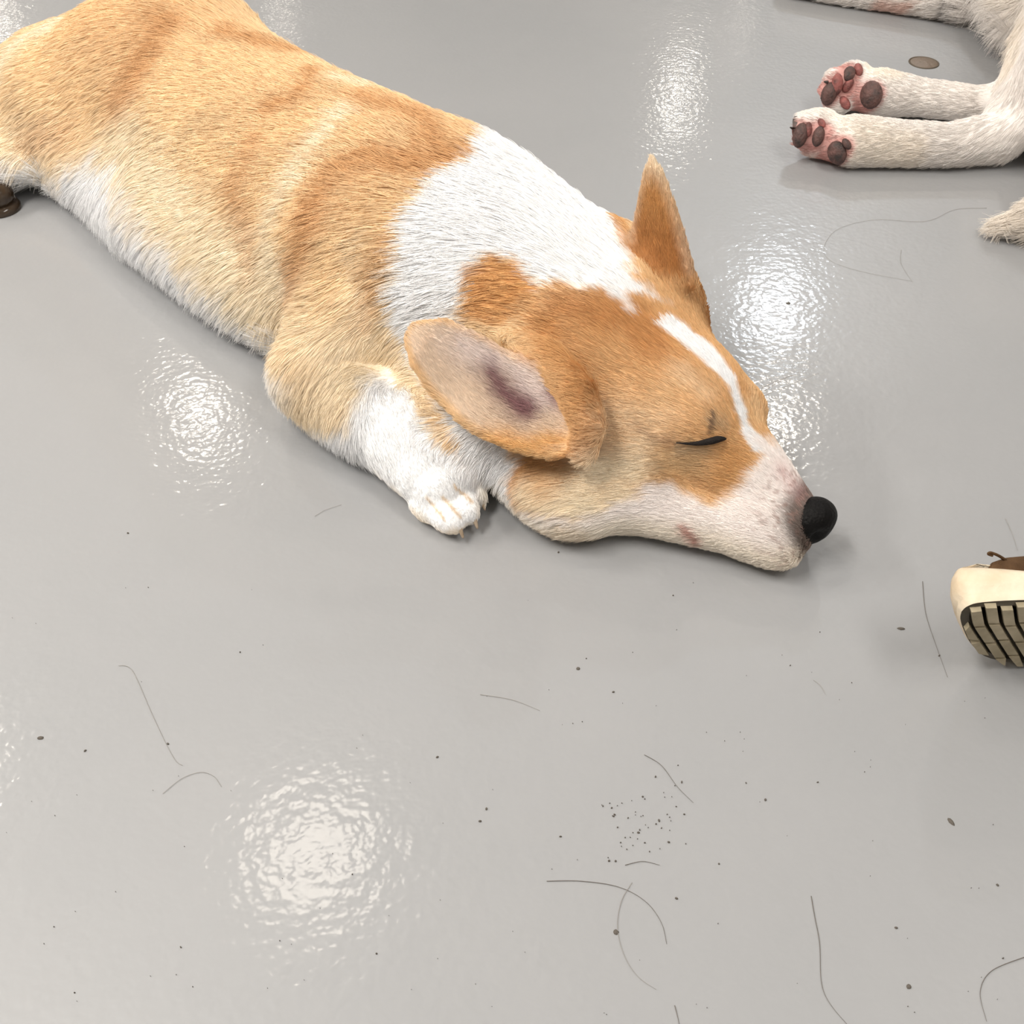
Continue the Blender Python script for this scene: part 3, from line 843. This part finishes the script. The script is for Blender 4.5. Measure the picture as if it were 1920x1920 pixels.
def dens2(c, n):
    k = np.clip(.35 + n @ SEEN, .08, 1) * np.where(c[:, 2] < .004, .05, 1) * np.where(c[:, 0] > .95, .12, 1) * np.where((c[:, 1] < 1.24) & (c[:, 2] < .06) & (c[:, 0] > .55), 2.5, 1)
    for q in PADS2 + PADS1: k = k * np.where(np.linalg.norm(c - coat2.surf(*q), axis=1) < .016, .12, 1)
    return k
if True:
    p, n = coat2.roots(130000, dens2)
    C, hc_, ln = grow(coat2, p, n, white_colour, clump=.3)
    hair_obj('fur', C, hc_, .00042, M_hair, white)
M_padd = simple('pad_dark', (.040, .030, .028), .55, .4, bump=(300, .0015), var=(90, (.15, .075, .065)))
M_padp = simple('pad_pink', (.40, .13, .115), .55, .4, bump=(300, .0015), var=(90, (.12, .05, .045)))
def pad(name, px, py, r, mat, sq=.62, rot=0.0):
    c = coat2.surf(px, py); h = coat2.bvh.find_nearest(Vector(c)); n = np.array(h[1])
    n = nrm(n * .5 + nrm(np.array([-.75, -.45, .45])) * .5)
    e1 = nrm(np.cross(n, [0, 0, 1.])); e2 = np.cross(n, e1)
    a = math.radians(rot); e1, e2 = e1 * math.cos(a) + e2 * math.sin(a), -e1 * math.sin(a) + e2 * math.cos(a)
    lump_mesh(name, c + n * .001, (r, r * sq, r * .5), np.stack([e2, e1, n]), mat, white, 16, 9)
pad('toe_pad', 1501, 254, .0165, M_padd, .62, 10); pad('toe_pad', 1535, 256, .0135, M_padd, .6, 10); pad('toe_pad', 1516, 243, .010, M_padp, .5, 20)
pad('heel_pad', 1570, 286, .0165, M_padd, .8, 40); pad('toe_pad', 1588, 270, .0085, M_padd, .6, 60); pad('toe_pad', 1541, 231, .0075, M_padp, .6, 60)
pad('toe_pad', 1555, 176, .0165, M_padd, .7, 0); pad('toe_pad', 1592, 139, .0115, M_padd, .75, 0); pad('toe_pad', 1570, 158, .015, M_padp, .55, 15)
pad('toe_pad', 1590, 160, .011, M_padp, .6, -20); pad('toe_pad', 1610, 131, .010, M_padp, .6, 40); pad('heel_pad', 1634, 178, .0195, M_padd, .85, 30); pad('toe_pad', 1584, 193, .011, M_padp, .6, 50)
M_clawd = simple('claw_dark', (.05, .04, .035), .4)
for a, b in (((1484, 240, .050), (1482, 239, .048)), ((1546, 152, .050), (1545, 153, .048)), ((1540, 182, .03), (1539, 184, .028))):
    A, B = coat2.surf(a[0] + 6, a[1] + 2), at(*b); thread('claw', [A, (A + B) / 2, B], .0026, .0010, M_clawd, white, 6, 6)

# ------------------------------------------------------------------ the shoe at the right edge, lying on its side
def build_shoe():
    root = empty('shoe', tuple(at(1900, 1240, 0)))
    tag(root, 'worn cream rubber toe of a brown shoe lying on its side, treaded sole turned outward', 'shoe')
    M_rub = simple('toe_rubber', (.86, .77, .62), .55, .4, bump=(160, .0008), var=(26, (.68, .55, .39)))
    M_sole = simple('sole_rubber', (.07, .058, .040), .7, .3)
    M_lug = simple('tread_rubber', (.47, .40, .28), .65, .3, bump=(220, .0008), var=(40, (.31, .26, .17)))
    M_up = simple('brown_canvas', (.12, .066, .030), .8, .2, bump=(700, .0008), var=(60, (.07, .036, .016)))
    phi = math.radians(80)
    N = np.array([0, math.sin(phi), math.cos(phi)]); W = np.array([0, math.cos(phi), -math.sin(phi)])
    L = np.array([1., .04, 0]); L = nrm(L); W = nrm(W - L * (W @ L)); N = np.cross(W, L); N = N if N[1] > 0 else -N
    org = at(1817, 1133, .104)
    ctrl = np.array([(0, .014), (.002, .006), (.012, .001), (.05, 0), (.12, .006), (.20, .012), (.26, .012), (.285, .03), (.290, .052), (.275, .08), (.24, .092), (.16, .098),
                     (.10, .104), (.07, .100), (.045, .088), (.026, .066), (.012, .043), (.003, .025)])
    n = 72
    out = catmull(np.vstack([ctrl, ctrl[:1]]), n + 1)[:-1]
    tg = nrm(np.roll(out, -1, 0) - np.roll(out, 1, 0)); nn = np.stack([tg[:, 1], -tg[:, 0]], 1)
    cen = out.mean(0)
    if ((out - cen) * nn).sum() < 0: nn = -nn
    def w3(uv, h): return org + uv[:, :1] * L + uv[:, 1:] * W + np.asarray(h)[..., None] * N
    def loft(name, rings, mat, cap0=False, cap1=False):
        V = np.concatenate([w3(out - nn * i, np.full(n, h) if np.isscalar(h) else h) for i, h in rings]); m = len(rings)
        F = [(i * n + j, i * n + (j + 1) % n, (i + 1) * n + (j + 1) % n, (i + 1) * n + j) for i in range(m - 1) for j in range(n)]
        if cap0: F.append(tuple(range(n)))
        if cap1: F.append(tuple((m - 1) * n + j for j in range(n))[::-1])
        return adopt(mesh_obj(name, V, F, mat), root)
    toe = np.clip(1 - out[:, 0] / .075, 0, 1)                   # the rubber stands higher round the toe
    loft('sole', [(.006, .0012), (.0, .002)], M_sole, cap0=True)
    loft('toe_rubber', [(.0, .002), (-.0015, .006), (-.0005, .010), (-.0025, .013), (-.002, .022), (.0005, .024 + .006 * toe), (.005, .027 + .009 * toe), (.011, .0285 + .0105 * toe), (.022, .0295 + .0115 * toe)], M_rub, cap1=True)
    # upper: rises behind the rubber toe
    inn = out - nn * .008
    rings = []
    for h, sh, sc in ((.024, .020, 1), (.036, .022, .99), (.042, .026, .96), (.047, .038, .9), (.052, .070, .75), (.056, .11, .45)):
        q = inn.copy()
        q[:, 0] = np.maximum(q[:, 0], 0) * (1 - sh / .29) + sh
        q[:, 1] = .052 + (q[:, 1] - .052) * sc
        rings.append(w3(q, h + (h - .022) * 1.5 * sstep(.08, .20, q[:, 0])))
    V = np.concatenate(rings); m = len(rings)
    F = [(i * n + j, i * n + (j + 1) % n, (i + 1) * n + (j + 1) % n, (i + 1) * n + j) for i in range(m - 1) for j in range(n)] + [tuple((m - 1) * n + j for j in range(n))[::-1]]
    adopt(mesh_obj('upper', V, F, M_up), root)
    # tread lugs: rows across the sole, every lug its own piece
    pitch, row = .0116, .0265
    for i in range(24):
        u0 = .004 + i * pitch
        for j in range(4):
            w0 = .002 + j * row + (.004 if i % 2 else 0); w1 = w0 + row - .0016
            lean = .10
            q = []
            for uu, ww in ((u0, w0), (u0 + pitch - .0028, w0), (u0 + pitch - .0028, w1), (u0, w1)):
                u2 = uu + ww * .46 + max(ww - .03, 0) * .22 - .016
                pt = np.array([u2, ww])
                q.append(pt)
            q = np.array(q)
            # keep the lug inside the sole outline
            d = poly_sd(q, out)
            if (d > -.001).all(): continue
            for k in range(4):
                for _ in range(14):
                    if poly_sd(q[k][None], out)[0] < -.0006: break
                    q[k] = q[k] + (q.mean(0) - q[k]) * .12
            c = q.mean(0)
            if poly_sd(c[None], out)[0] > -.003: continue
            lo = w3(q, np.full(4, .0016)); hi = w3(c + (q - c) * .92, np.full(4, -.0022))
            V = np.concatenate([lo, hi])
            adopt(mesh_obj('tread_lug', V, [(0, 1, 5, 4), (1, 2, 6, 5), (2, 3, 7, 6), (3, 0, 4, 7), (4, 5, 6, 7)], M_lug, smooth=False), root)
    # loose lace end poking out over the toe
    a = at(1885, 1050, .100)
    thread('lace', [a, at(1876, 1044, .104), at(1866, 1039, .108), at(1856, 1036, .110), at(1853, 1039, .109), at(1861, 1042, .107)], .0012, .0009, M_up, root, 20, 6)
build_shoe()

# ------------------------------------------------------------------ floor fixture, knob, stray hairs, crumbs
def lathe(name, prof, c, mat, parent=None, n=40):
    ang = np.linspace(0, 2 * math.pi, n, endpoint=False)
    V = [(c[0] + r * math.cos(a), c[1] + r * math.sin(a), c[2] + z) for r, z in prof for a in ang]
    F = [(k * n + j, k * n + (j + 1) % n, (k + 1) * n + (j + 1) % n, (k + 1) * n + j) for k in range(len(prof) - 1) for j in range(n)]
    F.append(tuple((len(prof) - 1) * n + j for j in range(n)))
    o = mesh_obj(name, V, F, mat)
    return adopt(o, parent) if parent else o
M_disc = simple('brown_disc', (.17, .125, .09), .5, .4, bump=(200, .001)); M_ring_shade = simple('ring_shade', (.09, .065, .04), .5)
dc = at(1732, 118, 0)
disc = empty('floor_plug', tuple(dc))
tag(disc, 'small round brown disc set in the grey floor beside the white hind paws', 'disc')
lathe('cap', [(.0212, .0002), (.0212, .0006), (.0205, .0009), (0.001, .0009)], dc, M_disc, disc)
lathe('shade_ring', [(.0236, .0002), (.0236, .0010), (.0228, .0013), (.0214, .0012), (.0212, .0004)], dc, M_ring_shade, disc)  # dark raised rim stands for the shade inside the disc's recess
M_knob = simple('knob_brown', (.045, .028, .016), .16, .6)
kc = at(2, 392, 0)
kn = empty('knob', tuple(kc))
tag(kn, 'small glossy dark brown knob on the floor beside the corgi thigh', 'knob')
lathe('base', [(.025, .0003), (.0255, .004), (.0225, .009), (.018, .011)], kc, M_knob, kn)
lathe('dome', [(.018, .010), (.021, .016), (.0215, .022), (.019, .029), (.013, .0335), (.006, .0352), (.0008, .0356)], kc, M_knob, kn)

M_strand = simple('loose_hair', (.15, .13, .115), .5, .3)
M_strand2 = simple('loose_hair_pale', (.34, .32, .30), .5, .3)
HAIRS = [
    ([(1025, 1652), (1090, 1652), (1160, 1663), (1210, 1690), (1240, 1730), (1250, 1770)], 0, 'long dark hair bent in an arch, crossing the end of a looping hair'),
    ([(1185, 1655), (1165, 1690), (1158, 1740), (1170, 1790), (1195, 1830), (1230, 1855)], 1, 'hair curved like a bracket below the arched dark hair'),
    ([(1521, 1680), (1528, 1720), (1537, 1770), (1540, 1840), (1555, 1880), (1592, 1925)], 0, 'long wavy hair running off the lower edge of the photo'),
    ([(1208, 1415), (1240, 1435), (1270, 1475), (1300, 1505)], 0, 'short slanting dark hair above the cluster of dirt specks'),
    ([(1172, 1622), (1205, 1615), (1237, 1622)], 0, 'very short flat dark hair just above the arched hair'),
    ([(1730, 1090), (1736, 1150), (1755, 1210), (1777, 1270)], 0, 'wavy hair lying on the floor beside the shoe toe'),
    ([(1925, 1793), (1860, 1820), (1838, 1860), (1850, 1915)], 0, 'hair curling like a hook in the lower right corner'),
    ([(1525, 1275), (1538, 1285), (1548, 1302)], 1, 'tiny pale hair alone on the open floor left of the shoe'),
    ([(1850, 390), (1790, 393), (1735, 415), (1640, 412), (1570, 430), (1545, 465), (1560, 490), (1620, 510), (1710, 527)], 1, 'long looping hair below the white hind paws'),
    ([(1690, 468), (1690, 495), (1712, 530)], 1, 'short hair at the end of the long looping hair'),
    ([(222, 1248), (240, 1250), (255, 1270), (290, 1350), (325, 1420), (342, 1435)], 1, 'long straight thin hair hooked at its upper end'),
    ([(305, 1488), (340, 1460), (375, 1448), (400, 1455), (415, 1475)], 1, 'pale hair arched like a bow near the big floor highlight'),
    ([(1265, 1885), (1269, 1900), (1274, 1922)], 0, 'short hair stub at the bottom edge of the photo'),
    ([(900, 1302), (960, 1312), (1012, 1332)], 1, 'faint pale hair between the dog and the specks'),
    ([(1885, 972), (1898, 1000), (1908, 1032)], 1, 'hair on the floor behind the shoe lace'),
    ([(590, 968), (610, 956), (640, 946)], 1, 'faint hair left of the corgi front paw'),
]
for pts, m, lab in HAIRS:
    o = thread('stray_hair', [at(x, y, .0007) for x, y in pts], (.00026 if m == 0 else .00021), .00013, (M_strand, M_strand2)[m], None, 40, 4)
    tag(o, lab, 'hair', 'stray hairs on the floor')
M_dirt = simple('dirt', (.11, .095, .08), .8)
def chip(px, py, r, ax=1.0, rot=0.0):
    c = at(px, py, 0); k = 8; V = []
    a0 = math.radians(rot)
    for z, s in ((.0002, 1.0), (.0009, .8), (.0013, .35)):
        for a in np.linspace(0, 2 * math.pi, k, endpoint=False):
            q = s * r * (1 + .3 * rng.random()); x, y = q * math.cos(a) * ax, q * math.sin(a)
            V.append((c[0] + x * math.cos(a0) - y * math.sin(a0), c[1] + x * math.sin(a0) + y * math.cos(a0), z))
    F = [(i * k + j, i * k + (j + 1) % k, (i + 1) * k + (j + 1) % k, (i + 1) * k + j) for i in range(2) for j in range(k)] + [tuple(16 + j for j in range(k))]
    return V, F
for px, py, r, ax, rot, lab in ((1689, 1179, .0012, 2.6, -8, 'small dark sliver of dirt on the floor left of the shoe sole'), (1783, 1541, .0014, 2.2, -65, 'dark upright crumb on the open floor below the shoe'),
                           (1155, 1748, .0016, 1, 0, 'round black crumb lying on the bracket shaped hair'), (1084, 1254, .0014, 1, 0, 'lone dark crumb below the corgi muzzle shadow'),
                           (1704, 1850, .0015, 1, 0, 'brown crumb near the lower right hooked hair'), (1812, 1148, .0011, 1, 0, 'tiny dark crumb touching the shoe toe'),
                           (76, 1384, .0014, 1.6, 0, 'dark crumb by the pale glare at the left edge'), (1478, 569, .0016, 1.5, 0, 'dark crumb inside the bluish floor highlight')):
    V, F = chip(px, py, r, ax, rot)
    tag(mesh_obj('crumb', V, F, M_dirt), lab, 'crumb', 'crumbs on the floor')
AV, AF = [], []
def addchip(*a):
    V, F = chip(*a); b = len(AV); AV.extend(V); AF.extend([tuple(i + b for i in f) for f in F])
for i in range(55): addchip(1215 + rng.normal(0, 55), 1540 + rng.normal(0, 40), .0002 + .0006 * rng.random() ** 3, 1 + rng.random(), rng.random() * 180)
for i in range(110):
    x, y = rng.random() * 1900, 1080 + rng.random() * 830
    addchip(x, y, (.00012 + .0004 * rng.random() ** 5), 1 + rng.random(), rng.random() * 180)
for x, y in ((160, 1408), (900, 1540), (912, 1517), (1150, 1298), (1435, 1500), (1047, 1036), (1870, 1660), (1680, 1740), (820, 1420), (315, 1395), (240, 1000)): addchip(x, y, .0007, 1.4, rng.random() * 180)
tag(mesh_obj('dirt_specks', AV, AF, M_dirt), 'scatter of fine dark dirt specks over the grey floor', 'dirt', kind='stuff')
